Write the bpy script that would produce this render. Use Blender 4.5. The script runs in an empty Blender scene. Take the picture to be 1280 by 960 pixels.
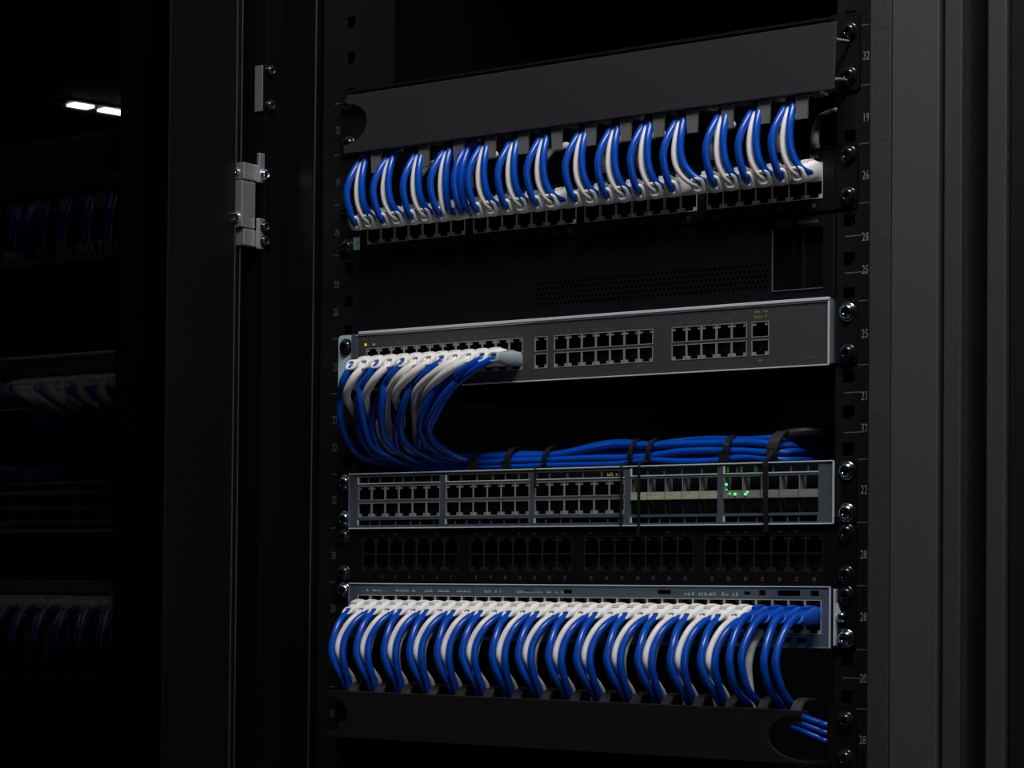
import bpy, math, random
from mathutils import Vector, Matrix
random.seed(7)
S = 0.001                       # lengths below are millimetres in the rack's own axes
Z0 = 1250.0                     # rack origin above the floor
sc = bpy.context.scene
col = sc.collection

# ------------------------------------------------------------ camera, light, exposure
cam_d = bpy.data.cameras.new('camera'); cam = bpy.data.objects.new('camera', cam_d); col.objects.link(cam)
fw = Vector((-0.584467, 0.811036, 0.024883)); rt = Vector((0.811385, 0.584445, 0.008886)); up = Vector((0.007336, -0.025383, 0.999651))
m3 = Matrix((rt, up, -fw)).transposed()
cam.matrix_world = Matrix.Translation(Vector((1004.687, -1480.834, Z0 - 86.581)) * S) @ m3.to_4x4()
cam_d.sensor_width = 36.0; cam_d.sensor_fit = 'HORIZONTAL'
cam_d.lens = 2900 * 36.0 / 1280
cam_d.shift_y = 184.04 / 1280
cam_d.clip_start = 0.05; cam_d.clip_end = 60
sc.camera = cam
sc.view_settings.view_transform = 'Standard'; sc.view_settings.look = 'None'
sc.view_settings.gamma = 1.0; sc.view_settings.use_curve_mapping = False
sc.view_settings.exposure = 0.0
w = bpy.data.worlds.new('world'); sc.world = w; w.use_nodes = True
w.node_tree.nodes['Background'].inputs[0].default_value = (0.5, 0.6, 0.8, 1)
w.node_tree.nodes['Background'].inputs[1].default_value = 0.0

def area(name, loc, target, sx, sy, power, color=(1, 1, 1)):
    d = bpy.data.lights.new(name, 'AREA'); d.shape = 'RECTANGLE'; d.size = sx * S; d.size_y = sy * S
    d.energy = power; d.color = color
    o = bpy.data.objects.new(name, d); col.objects.link(o)
    p = Vector((loc[0], loc[1], loc[2] + Z0)) * S; t = Vector((target[0], target[1], target[2] + Z0)) * S
    o.location = p; o.rotation_euler = (t - p).to_track_quat('-Z', 'Y').to_euler()
    return o
area('aisle_light', (600, -700, 1400), (120, -20, 60), 1000, 110, 25, (1.0, 0.985, 0.97))
area('side_fill', (1500, -700, 250), (0, 0, 50), 90, 900, 2.1, (0.80, 0.90, 1.0))  # unseen fill strip, added for edge highlights and brighter fronts

# ------------------------------------------------------------ materials
MATS = {}
def mat(name, base, rough=0.5, metal=0.0, noise=0.0, nscale=900.0, bump=0.0, coat=0.0, emit=None, estr=0.0, spec=0.5, trans=0.0):
    m = bpy.data.materials.new(name); m.use_nodes = True
    nt = m.node_tree; b = nt.nodes['Principled BSDF']
    b.inputs['Base Color'].default_value = (*base, 1); b.inputs['Roughness'].default_value = rough
    b.inputs['Metallic'].default_value = metal; b.inputs['Coat Weight'].default_value = coat
    b.inputs['Specular IOR Level'].default_value = spec
    b.inputs['Transmission Weight'].default_value = trans
    if emit: b.inputs['Emission Color'].default_value = (*emit, 1); b.inputs['Emission Strength'].default_value = estr
    if noise or bump:
        tc = nt.nodes.new('ShaderNodeTexCoord'); n = nt.nodes.new('ShaderNodeTexNoise')
        n.inputs['Scale'].default_value = nscale; n.inputs['Detail'].default_value = 4
        nt.links.new(tc.outputs['Object'], n.inputs['Vector'])
        if noise:
            mx = nt.nodes.new('ShaderNodeMix'); mx.data_type = 'RGBA'; mx.blend_type = 'MIX'
            lo = tuple(c * (1 - noise) for c in base); hi = tuple(min(1, c * (1 + noise)) for c in base)
            mx.inputs[6].default_value = (*lo, 1); mx.inputs[7].default_value = (*hi, 1)
            nt.links.new(n.outputs['Fac'], mx.inputs[0]); nt.links.new(mx.outputs[2], b.inputs['Base Color'])
        if bump:
            bp = nt.nodes.new('ShaderNodeBump'); bp.inputs['Strength'].default_value = bump; bp.inputs['Distance'].default_value = 0.0003
            nt.links.new(n.outputs['Fac'], bp.inputs['Height']); nt.links.new(bp.outputs['Normal'], b.inputs['Normal'])
    MATS[name] = m; return m
mat('powder', (0.030, 0.030, 0.034), 0.55, noise=0.3, nscale=500, bump=0.6)
mat('post_panel', (0.048, 0.048, 0.055), 0.5, noise=0.15, nscale=700, bump=0.35)
mat('post_texture', (0.030, 0.030, 0.034), 0.5, noise=0.3, nscale=420, bump=0.9)
mat('gloss_black', (0.003, 0.003, 0.0035), 0.28, spec=0.35)
mat('matt_black', (0.0025, 0.0025, 0.003), 0.7, spec=0.15)
mat('void', (0.001, 0.001, 0.001), 0.9, spec=0.0)
mat('door_paint', (0.0026, 0.0026, 0.0034), 0.5, noise=0.2, spec=0.2)
mat('edge_glint', (0.055, 0.055, 0.06), 0.3, metal=0.5)  # for the added beads that draw bright edge lines
mat('rail', (0.005, 0.005, 0.0065), 0.45, spec=0.4, noise=0.25, bump=0.3)
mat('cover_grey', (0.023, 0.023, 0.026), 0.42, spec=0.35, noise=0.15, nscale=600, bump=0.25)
mat('cover_shaded', (0.005, 0.005, 0.006), 0.6, spec=0.35, noise=0.15, nscale=600, bump=0.25)  # cover finish darkened, painting in the weaker light on the bottom cover
mat('hook_plastic', (0.12, 0.12, 0.125), 0.4)
mat('hook_dark', (0.022, 0.022, 0.023), 0.45)
mat('panel_black', (0.0045, 0.0045, 0.0058), 0.4, spec=0.25, noise=0.2, bump=0.2)
mat('switch_grey', (0.042, 0.041, 0.044), 0.5, noise=0.12, nscale=700, bump=0.2)
mat('steel', (0.30, 0.40, 0.52), 0.38, metal=0.85, noise=0.2, nscale=60)
mat('steel_dull', (0.20, 0.25, 0.31), 0.45, metal=0.8, noise=0.25, nscale=60)
mat('steel_edge', (0.66, 0.70, 0.74), 0.35, metal=0.25)
mat('port_metal', (0.60, 0.54, 0.46), 0.35, metal=0.3)
mat('port_silver', (0.33, 0.32, 0.30), 0.35, metal=0.3)
mat('port_black', (0.016, 0.016, 0.018), 0.35)
mat('gold', (0.85, 0.6, 0.22), 0.3, metal=1.0)
mat('chrome', (0.75, 0.80, 0.84), 0.16, metal=1.0)
mat('hinge_metal', (0.45, 0.46, 0.48), 0.42, metal=0.8, noise=0.1, nscale=80)
mat('screw_black', (0.055, 0.058, 0.065), 0.16, metal=0.8)
mat('blue_pvc', (0.001, 0.060, 0.42), 0.27, spec=0.4)
mat('blue_boot', (0.001, 0.058, 0.40), 0.4, spec=0.35)
mat('white_pvc', (0.78, 0.74, 0.72), 0.38)
mat('white_boot', (0.80, 0.79, 0.78), 0.5)
mat('clear_boot', (0.42, 0.50, 0.56), 0.3, trans=0.35)
mat('clear_plastic', (0.85, 0.9, 0.92), 0.1, trans=0.9)
mat('tie_black', (0.008, 0.008, 0.009), 0.45)
mat('print_white', (0.27, 0.28, 0.30), 0.6)
mat('print_dim', (0.10, 0.11, 0.125), 0.6)
mat('print_yellow', (0.30, 0.32, 0.06), 0.6)
mat('print_blue', (0.06, 0.09, 0.16), 0.6)
mat('label_tag', (0.42, 0.58, 0.66), 0.5)
mat('latch', (0.50, 0.48, 0.42), 0.4, metal=0.3, noise=0.3, nscale=200)
mat('latch_grey', (0.27, 0.28, 0.29), 0.4, metal=0.3)
mat('latch_print', (0.55, 0.62, 0.10), 0.5)
mat('led_green', (0.02, 0.3, 0.05), 0.4, emit=(0.10, 1.0, 0.22), estr=1.5)
mat('led_dim', (0.02, 0.3, 0.05), 0.4, emit=(0.08, 1.0, 0.2), estr=0.06)
mat('led_yellow', (0.3, 0.3, 0.02), 0.4, emit=(0.75, 0.95, 0.05), estr=0.5)
mat('floor_tile', (0.05, 0.05, 0.055), 0.5, noise=0.2, nscale=6)
mat('wall_paint', (0.02, 0.02, 0.022), 0.8, noise=0.1, nscale=8)
mat('lamp_diffuser', (0.9, 0.9, 0.9), 0.5, emit=(0.95, 0.97, 1.0), estr=5.0)
mat('lamp_body', (0.02, 0.02, 0.02), 0.5)
# smoked glass of the open door
def smoked():
    m = bpy.data.materials.new('smoked_glass'); m.use_nodes = True; nt = m.node_tree
    b = nt.nodes['Principled BSDF']
    b.inputs['Base Color'].default_value = (0.42, 0.42, 0.44, 1); b.inputs['Roughness'].default_value = 0.015
    b.inputs['Transmission Weight'].default_value = 1.0; b.inputs['IOR'].default_value = 1.24
    MATS['smoked_glass'] = m
smoked()

# ------------------------------------------------------------ mesh builder
TEXT = {}
def text_mesh(s):
    if s not in TEXT:
        c = bpy.data.curves.new('t', 'FONT'); c.body = s; c.size = 1.0; c.align_x = 'CENTER'; c.resolution_u = 2
        o = bpy.data.objects.new('t', c); col.objects.link(o)
        dg = bpy.context.evaluated_depsgraph_get(); me = o.evaluated_get(dg).to_mesh()
        TEXT[s] = ([tuple(v.co) for v in me.vertices], [tuple(p.vertices) for p in me.polygons])
        o.evaluated_get(dg).to_mesh_clear(); bpy.data.objects.remove(o); bpy.data.curves.remove(c)
    return TEXT[s]

class MB:
    def __init__(self): self.v = []; self.f = []; self.m = []; self.sm = []; self.mats = []
    def mi(self, name):
        if name not in self.mats: self.mats.append(name)
        return self.mats.index(name)
    def add(self, vs, fs, mt, smooth=False):
        o = len(self.v); self.v += [tuple(p) for p in vs]
        k = self.mi(mt)
        for f in fs: self.f.append(tuple(i + o for i in f)); self.m.append(k); self.sm.append(smooth)
    def box(self, x0, x1, y0, y1, z0, z1, mt):
        vs = [(x, y, z) for x in (x0, x1) for y in (y0, y1) for z in (z0, z1)]
        self.add(vs, [(0, 1, 3, 2), (4, 6, 7, 5), (0, 4, 5, 1), (2, 3, 7, 6), (0, 2, 6, 4), (1, 5, 7, 3)], mt)
        return self
    def tube(self, pts, r, mt, n=12, rf=None):
        P = [Vector(p) for p in pts]; T = []
        for i in range(len(P)):
            T.append((P[min(i + 1, len(P) - 1)] - P[max(i - 1, 0)]).normalized())
        a = Vector((1, 0, 0)) if abs(T[0].x) < 0.8 else Vector((0, 1, 0))
        N = (a - T[0] * a.dot(T[0])).normalized(); vs = []
        for i, p in enumerate(P):
            N = (N - T[i] * N.dot(T[i])).normalized(); B = T[i].cross(N)
            rr = r if rf is None else rf(i / (len(P) - 1))
            for k in range(n):
                t = 2 * math.pi * k / n; vs.append(p + (N * math.cos(t) + B * math.sin(t)) * rr)
        fs = []
        for i in range(len(P) - 1):
            for k in range(n):
                k2 = (k + 1) % n; fs.append((i * n + k, i * n + k2, (i + 1) * n + k2, (i + 1) * n + k))
        self.add(vs, fs, mt, True)
        self.add(vs[:n], [tuple(reversed(range(n)))], mt); self.add(vs[-n:], [tuple(range(n))], mt)
        return self
    def lathe(self, c, prof, mt, n=20, axis='y'):
        # prof: (radius, distance towards the viewer)
        vs = []
        for r, h in prof:
            for k in range(n):
                t = 2 * math.pi * k / n; a, b = r * math.cos(t), r * math.sin(t)
                if axis == 'y': vs.append((c[0] + a, c[1] - h, c[2] + b))
                elif axis == 'x': vs.append((c[0] + h, c[1] + a, c[2] + b))
                else: vs.append((c[0] + a, c[1] + b, c[2] + h))
        fs = []
        for i in range(len(prof) - 1):
            for k in range(n):
                k2 = (k + 1) % n; fs.append((i * n + k, i * n + k2, (i + 1) * n + k2, (i + 1) * n + k))
        self.add(vs, fs, mt, True)
        self.add(vs[-n:], [tuple(range(n))], mt); self.add(vs[:n], [tuple(reversed(range(n)))], mt)
        return self
    def prism(self, poly, y0, y1, mt):
        # poly in (x, z), counter-clockwise
        n = len(poly); vs = [(x, y0, z) for x, z in poly] + [(x, y1, z) for x, z in poly]
        fs = [tuple(range(n)), tuple(reversed(range(n, 2 * n)))]
        fs += [(i, i + n, (i + 1) % n + n, (i + 1) % n) for i in range(n)]
        self.add(vs, fs, mt); return self
    def plate(self, x0, x1, z0, z1, y0, y1, holes, mt, wall=None, back=True):
        # slab in the x-z plane, y0 = front; rectangular openings cut right through
        wall = wall or mt
        xs = sorted(set([x0, x1] + [min(max(h[i], x0), x1) for h in holes for i in (0, 1)]))
        zs = sorted(set([z0, z1] + [min(max(h[i], z0), z1) for h in holes for i in (2, 3)]))
        solid = {}
        for i in range(len(xs) - 1):
            for j in range(len(zs) - 1):
                cx, cz = (xs[i] + xs[i + 1]) / 2, (zs[j] + zs[j + 1]) / 2
                solid[i, j] = not any(h[0] < cx < h[1] and h[2] < cz < h[3] for h in holes)
        for (i, j), s in solid.items():
            if not s: continue
            a, b, c, d = xs[i], xs[i + 1], zs[j], zs[j + 1]
            self.add([(a, y0, c), (b, y0, c), (b, y0, d), (a, y0, d)], [(0, 1, 2, 3)], mt)
            if back: self.add([(a, y1, c), (b, y1, c), (b, y1, d), (a, y1, d)], [(3, 2, 1, 0)], mt)
            for di, dj, p, q in ((-1, 0, (a, c), (a, d)), (1, 0, (b, d), (b, c)), (0, -1, (b, c), (a, c)), (0, 1, (a, d), (b, d))):
                o = solid.get((i + di, j + dj))
                if not o:
                    self.add([(p[0], y0, p[1]), (q[0], y0, q[1]), (q[0], y1, q[1]), (p[0], y1, p[1])], [(0, 1, 2, 3)], mt if o is None else wall)
        return self
    def text(self, s, x, z, y, h, mt, cond=1.0):
        vs, fs = text_mesh(s); k = h / 0.72
        self.add([(x + a * k * cond, y, z + b * k) for a, b, _ in vs], fs, mt); return self
    def marks(self, x0, x1, z, y, h, mt, seed=1, wd=1.0):
        # print too small to read: short broken strokes
        r = random.Random(seed); x = x0
        while x < x1:
            ww = r.uniform(0.4, 1.3) * wd; hh = h * r.uniform(0.55, 1.0)
            if r.random() < 0.8:
                self.add([(x, y, z), (x + ww, y, z), (x + ww, y, z + hh * 0.3), (x, y, z + hh * 0.3)], [(0, 1, 2, 3)], mt)
                self.add([(x, y, z + hh * 0.3), (x + ww * 0.4, y, z + hh * 0.3), (x + ww * 0.4, y, z + hh), (x, y, z + hh)], [(0, 1, 2, 3)], mt)
                if r.random() < 0.5: self.add([(x, y, z + hh * 0.8), (x + ww, y, z + hh * 0.8), (x + ww, y, z + hh), (x, y, z + hh)], [(0, 1, 2, 3)], mt)
            x += ww + r.uniform(0.3, 0.7) * wd
        return self
    def mesh(self, name, origin=(0, 0, 0)):
        me = bpy.data.meshes.new(name)
        me.from_pydata([((x - origin[0]) * S, (y - origin[1]) * S, (z - origin[2]) * S) for x, y, z in self.v], [], self.f)
        for n in self.mats: me.materials.append(MATS[n])
        me.polygons.foreach_set('material_index', self.m); me.polygons.foreach_set('use_smooth', self.sm)
        me.update(); return me

def link(name, me, parent=None, at=None, bevel=0):
    o = bpy.data.objects.new(name, me); col.objects.link(o)
    if parent is not None: o.parent = parent
    if at is not None: o.location = Vector(at) * S
    if bevel:
        b = o.modifiers.new('edge', 'BEVEL'); b.width = bevel * S; b.segments = 2; b.limit_method = 'ANGLE'; b.angle_limit = math.radians(50)
    return o
def tag(o, label, cat, group=None, kind=None):
    o['label'] = label; o['category'] = cat
    if group: o['group'] = group
    if kind: o['kind'] = kind
    return o
class Thing:
    """an Empty at the thing's base; its parts are given in rack coordinates"""
    def __init__(self, name, base, label, cat, group=None):
        self.b = base
        e = bpy.data.objects.new(name, None); col.objects.link(e); e.empty_display_size = 0.02
        e.location = Vector((base[0], base[1], base[2] + Z0)) * S; self.e = e
        tag(e, label, cat, group)
    def part(self, name, mb, bevel=0): return link(name, mb.mesh(name, self.b), self.e, bevel=bevel)
    def put(self, name, me, at, rz=0):
        o = link(name, me, self.e, (at[0] - self.b[0], at[1] - self.b[1], at[2] - self.b[2])); 
        if rz: o.rotation_euler.z = rz
        return o
def sub(parent, name, me, at=(0, 0, 0)): return link(name, me, parent, at)
def single(name, mb, base, label, cat, group=None, kind=None):
    o = link(name, mb.mesh(name, base), None, (base[0], base[1], base[2] + Z0)); return tag(o, label, cat, group, kind)

def spline(P, k=7):
    P = [Vector(p) for p in P]; Q = [P[0] * 2 - P[1]] + P + [P[-1] * 2 - P[-2]]; out = []
    for i in range(1, len(Q) - 2):
        for j in range(k):
            t = j / k; a, b, c, d = Q[i - 1], Q[i], Q[i + 1], Q[i + 2]
            out.append(0.5 * ((2 * b) + (c - a) * t + (2 * a - 5 * b + 4 * c - d) * t * t + (3 * b - a - 3 * c + d) * t ** 3))
    out.append(P[-1]); return out

ORD = ['first', 'second', 'third', 'fourth', 'fifth', 'sixth', 'seventh', 'eighth', 'ninth', 'tenth', 'eleventh', 'twelfth', 'thirteenth', 'fourteenth', 'fifteenth', 'sixteenth']

# ------------------------------------------------------------ the room
def struct(name, mb, at=(0, 0, 0)):
    o = link(name, mb.mesh(name), None, (at[0], at[1], at[2])); o['kind'] = 'structure'; return o
RX0, RX1, RY0, RY1, RH = -8000, 3500, -3500, 7000, 2860
struct('floor', MB().box(RX0, RX1, RY0, RY1, -100, 0, 'floor_tile'))
struct('ceiling', MB().box(RX0, RX1, RY0, RY1, RH, RH + 100, 'wall_paint'))
struct('wall_left', MB().box(RX0 - 100, RX0, RY0, RY1, 0, RH, 'wall_paint'))
struct('wall_right', MB().box(RX1, RX1 + 100, RY0, RY1, 0, RH, 'wall_paint'))
struct('wall_back', MB().box(RX0, RX1, RY1, RY1 + 100, 0, RH, 'wall_paint'))
struct('wall_front', MB().box(RX0, RX1, RY0 - 100, RY0, 0, RH, 'wall_paint'))

# ------------------------------------------------------------ shared small parts
def screw_mesh(name, m, r=5.6):
    b = MB()
    b.lathe((0, 0, 0), [(r * 1.22, 0), (r * 1.22, 0.8), (r * 1.02, 1.0)], m, 24)
    b.lathe((0, 0, 0), [(r, 0.8), (r * 0.97, 2.2), (r * 0.84, 3.3), (r * 0.62, 4.0), (r * 0.42, 4.25), (r * 0.36, 3.2), (r * 0.12, 2.4)], m, 24)
    b.box(-r * 0.55, r * 0.55, -4.32, -3.6, -0.55, 0.55, 'void'); b.box(-0.55, 0.55, -4.32, -3.6, -r * 0.55, r * 0.55, 'void')  # raised dark cross paints the shade of a recess
    return b.mesh(name)
SCREW_B = screw_mesh('screw', 'screw_black'); SCREW_C = screw_mesh('screw_chrome', 'chrome')

def port_mesh(name, w, h, metal, tab_up=True, depth=10.0, fr=0.55, sh=None, cav='matt_black', pins=False):
    # socket seen from the front: rim, opening with the latch notch, dark cavity
    b = MB(); ww, hh = w - 2 * fr, h - 2 * fr
    tb = hh * 0.22
    if tab_up: holes = [(-ww / 2, ww / 2, -hh / 2, hh / 2 - tb), (-ww * 0.27, ww * 0.27, hh / 2 - tb - 0.01, hh / 2)]
    else: holes = [(-ww / 2, ww / 2, -hh / 2 + tb, hh / 2), (-ww * 0.27, ww * 0.27, -hh / 2, -hh / 2 + tb + 0.01)]
    # thin rim stands slightly proud of the notch shoulders
    b.plate(-w / 2, w / 2, -h / 2, h / 2, -0.5, 0.4, [(-ww / 2, ww / 2, -hh / 2, hh / 2)], metal)
    b.plate(-ww / 2, ww / 2, -hh / 2, hh / 2, 0.2, depth, holes, sh or metal, cav, back=False)
    b.box(-ww / 2, ww / 2, depth - 0.5, depth, -hh / 2, hh / 2, cav)
    if pins:
        s = -1 if tab_up else 1
        for k in range(8):
            x = -ww * 0.32 + k * ww * 0.64 / 7
            b.box(x - 0.2, x + 0.2, 2.0, 8.0, s * hh * 0.40 - 0.2, s * hh * 0.40 + 0.2, 'gold')
    return b.mesh(name)

def ear(side, x_in, x_out, z0, z1, y0=-1.8, y1=0.0, m='panel_black', b=None):
    b = b or MB(); r = 3.0; s = 1 if side > 0 else -1
    pts = [(x_in, z0), (x_out - r, z0), (x_out - r * .3, z0 + r * .3), (x_out, z0 + r), (x_out, z1 - r), (x_out - r * .3, z1 - r * .3), (x_out - r, z1), (x_in, z1)]
    if s < 0: pts = [(-x, z) for x, z in reversed(pts)]
    b.prism(pts, y0, y1, m); return b

# ------------------------------------------------------------ the cabinet
cab = Thing('server_cabinet', (0, 0, -Z0), 'tall black server cabinet with its glass door standing open, filled with network equipment', 'server cabinet')
ZB, ZT = -Z0, 790.0
# right post: narrow textured strip, wide panel, seam
b = MB(); b.box(263.5, 280, -30, 40, ZB, ZT, 'post_texture'); cab.part('post_strip', b, 0.8)
b = MB(); b.box(280.8, 316.5, -31, 700, ZB, ZT, 'post_panel'); cab.part('post', b, 1.0)
b = MB(); b.box(320, 333, -30, 900, ZB, ZT, 'powder'); cab.part('side_panel', b, 1.0)
b = MB(); b.box(316.5, 320, -20, 900, ZB, ZT, 'void'); cab.part('panel_seam', b)
# left post and side panel: blacker than the right side, shade put into the colour
b = MB(); b.box(-320, -300, -30, 60, ZB, ZT, 'gloss_black'); b.box(-300, -266, -6, 60, ZB, ZT, 'gloss_black'); cab.part('post', b, 0.8)
b = MB(); b.box(-335, -320, -28, 900, ZB, ZT, 'gloss_black'); cab.part('side_panel', b, 0.8)
b = MB(); b.box(-320, 320, -30, 900, ZT, ZT + 12, 'powder'); cab.part('roof_panel', b)
b = MB(); b.box(-320, 320, -30, 900, ZB + 0.5, ZB + 30, 'powder'); cab.part('base_panel', b)
b = MB(); b.box(-320, 320, 888, 900, ZB + 30, ZT, 'matt_black'); cab.part('back_panel', b)

HOLES = [325.2, 239.8, 179.4, 151.8, 126.6, 67.6, 41.8, 15.5, -134.4, -161.1, -225, -255, -285, 355, 385, 415]
SCREWZ = [314.5, 282.6, 225.9, 196.2, 113.3, 83.6, 0.0, -30.0, -44.5, -74.5, -88.9, -119.6, -178.2, -205.0]
TICKS = [318.1, 275.0, 233.1, 190.6, 167.7, 141.4, 120.8, 75.1, 55.7, 27.2, 7.8, -37.1, -82.0, -127.4, -147.8, -169.3]
NUMS = [(295.9, '32'), (251.7, '19'), (210.4, '26'), (166.4, '28'), (142.9, '25'), (97.2, '25'), (52.8, '21'), (30.0, '32'), (-13.8, '22'), (-59.8, '28'), (-104.1, '28'), (-147.7, '28'), (-191.2, '28')]
for s in (1, -1):
    b = MB(); hs = []
    for z in HOLES:
        hs.append((s * 232.5 - 4.6, s * 232.5 + 4.6, z - 4.6, z + 4.6))
    b.plate(min(s * 222, s * 262), max(s * 222, s * 262), ZB + 30, ZT, 0, 2, hs, 'rail', 'rail')
    b.box(min(s * 222, s * 224), max(s * 222, s * 224), 2, 45, ZB + 30, ZT, 'rail')
    for z in HOLES: b.box(s * 232.5 - 8, s * 232.5 + 8, 9, 10, z - 8, z + 8, 'matt_black'); b.lathe((s * 232.5 + 1.5, 8.5, z - 0.5), [(4.2, 0), (4.2, 2.0), (3.4, 3.5), (2.2, 3.5), (2.0, 1)], 'rail', 12)
    for z in TICKS:
        x0, x1 = (229, 248) if z in (167.7, 141.4, 55.7, 27.2, -147.8) else (240, 248)
        if s > 0: b.box(x0, x1, -0.15, 0.1, z - 0.35, z + 0.35, 'print_dim')
        else: b.box(-249, -243, -0.15, 0.1, z - 0.3, z + 0.3, 'print_dim')
    for z, t in NUMS:
        b.text(t, s * 245.3, z - 3.0, -0.15, 6.4, 'print_white' if s > 0 else 'print_dim', 0.62)  # left numbers dimmer: the weaker light there is put into the print colour
    cab.part('mounting_rail', b)

# the open door: hinged at the left front corner, swung towards the viewer
DX, DY0, DY1 = -312.0, -46.0, -640.0
door = MB()
fr = 86.0
door.box(DX - 30, DX, DY0 - fr, DY0 - 6, ZB + 20, ZT, 'door_paint')
door.box(DX - 30, DX - 1.5, DY0 - 6, DY0, ZB + 20, ZT, 'door_paint')
door.box(DX - 30, DX, DY1, DY1 + 70, ZB + 20, ZT, 'door_paint')
door.box(DX - 30, DX, DY1 + 70, DY0 - fr, ZT - 80, ZT, 'door_paint')
door.box(DX - 30, DX, DY1 + 70, DY0 - fr, ZB + 20, ZB + 100, 'door_paint')
dr = cab.part('door', door, 0.9)
g = MB(); g.box(DX - 29, DX - 25, DY1 + 60, DY0 - fr + 8, ZB + 92, ZT - 72, 'smoked_glass')
gp = sub(dr, 'glass_pane', g.mesh('glass_pane', cab.b))
g = MB(); g.box(DX - 25, DX - 23.5, DY0 - fr - 30, DY0 - fr - 0.2, ZB + 100, ZT - 80, 'void'); g.box(DX - 29.5, DX - 0.6, DY0 - fr - 2.0, DY0 - fr - 0.1, ZB + 100, ZT - 80, 'void')
sub(dr, 'rubber_seal', g.mesh('rubber_seal', cab.b))

for bx_, by_ in ((DX + 0.3, DY0 - 0.8), (DX + 0.2, DY0 - 6.8)):  # thin beads added to draw the highlights along the door edge
    g = MB(); g.tube([(bx_, by_, ZB + 20), (bx_, by_, ZT)], 0.8, 'edge_glint', 10); sub(dr, 'glint_bead', g.mesh('glint_bead', cab.b))
g = MB(); g.tube([(-266, -5.6, ZB + 30), (-266, -5.6, ZT)], 0.8, 'edge_glint', 10); cab.part('glint_bead', g)  # added bead for the highlight along the post edge

# hinge block and brackets
h = MB()
h.box(-321, -304.5, -53, -36, 213, 252, 'hinge_metal')                 # big knuckle
h.box(-319, -303.5, -52, -30.5, 253, 267, 'hinge_metal')               # upper knuckle
h.box(-316, -304.5, -50, -30.5, 198, 212, 'hinge_metal')               # lower knuckle
h.box(-304, -300.5, -36, -20, 252, 277, 'hinge_metal')                   # leaf on the post
h.box(-304, -300.0, -36, -22, 196, 222, 'hinge_metal')
hg = cab.part('hinge', h, 0.7)
def side_screw(p, r, m='screw_black'):
    s_ = MB(); s_.lathe(p, [(r, 0), (r, 2.0), (r * .8, 3.4), (r * .4, 3.9), (r * .3, 2.8)], m, 18, 'x'); return s_
for p, r, m in (((-300.5, -30, 259), 5.2, 'chrome'), ((-300, -30, 215), 5.0, 'screw_black'), ((-300, -30, 203), 5.0, 'screw_black')):
    sub(hg, 'screw', side_screw(p, r, m).mesh('screw', cab.b))
for p, r in (((-310.5, -52, 259.5), 2.4), ((-310.5, -53, 221), 4.6)):
    s_ = MB(); s_.lathe(p, [(r, 0), (r, 1.6), (r * .6, 2.4), (r * .3, 1.6)], 'chrome', 18); sub(hg, 'screw', s_.mesh('screw', cab.b))
h = MB(); h.box(-311, -301.5, -31.8, -30.1, 313, 352, 'hinge_metal'); h.box(-301.5, -299.6, -32, -18, 313, 352, 'gloss_black')  # side leaf coloured black in place of shade
hb = cab.part('bracket', h, 0.5)
for z in (347.5, 318): sub(hb, 'screw', side_screw((-299.6, -25, z), 5.0, 'screw_black').mesh('screw', cab.b))

# neighbouring cabinet at the right, beyond the gap
nb = Thing('server_cabinet', (660, 0, -Z0), 'dark neighbouring cabinet beyond the narrow black gap at the right edge', 'server cabinet')
b = MB(); b.box(351.5, 365.5, -30, 900, ZB, ZT, 'powder'); nb.part('side_panel', b, 1.2)
b = MB(); b.box(366.5, 420, -26, 40, ZB, ZT, 'rail'); nb.part('post', b, 1.0)
b = MB(); b.box(421, 980, -34, -10, ZB + 20, ZT, 'gloss_black'); nb.part('door', b, 1.0)
b = MB(); b.box(366, 980, 45, 900, ZB, ZT, 'matt_black'); nb.part('body', b)

# ------------------------------------------------------------ cable managers
def d_cover(x0, x1, z0, z1, y, m, notch_l, notch_r):
    """front cover: folded sheet with D-shaped notches cut into its ends"""
    zc = (z0 + z1) / 2; pts = []
    pts.append((x0, z0)); 
    pts.append((x1, z0))
    def arc(xe, depth, hh, sgn):
        out = []
        for k in range(13):
            t = -math.pi / 2 + math.pi * k / 12
            out.append((xe - sgn * depth * math.cos(t), zc + hh * math.sin(t)))
        return out
    if notch_r: pts += [(x1, zc - notch_r[1])] + arc(x1, notch_r[0], notch_r[1], 1)[1:-1] + [(x1, zc + notch_r[1])]
    pts += [(x1, z1), (x0, z1)]
    if notch_l: pts += [(x0, zc + notch_l[1])] + list(reversed(arc(x0, notch_l[0], notch_l[1], -1)))[1:-1] + [(x0, zc - notch_l[1])]
    b = MB(); n = len(pts)
    b.prism(pts, y, y + 1.6, m)
    b.box(x0 + 14, x1 - 14, y + 1.6, y + 9, z1 - 1.6, z1, m)
    b.box(x0 + 14, x1 - 14, y + 1.6, y + 6, z0, z0 + 1.6, m)
    return b

mt_ = Thing('cable_manager', (0, 0, 268), 'dark grey cable manager with a wide plain cover at the top of the rack', 'cable manager', None)
b = d_cover(-212, 237, 0, 49, 0, 'cover_grey', (23, 17), None)
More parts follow.
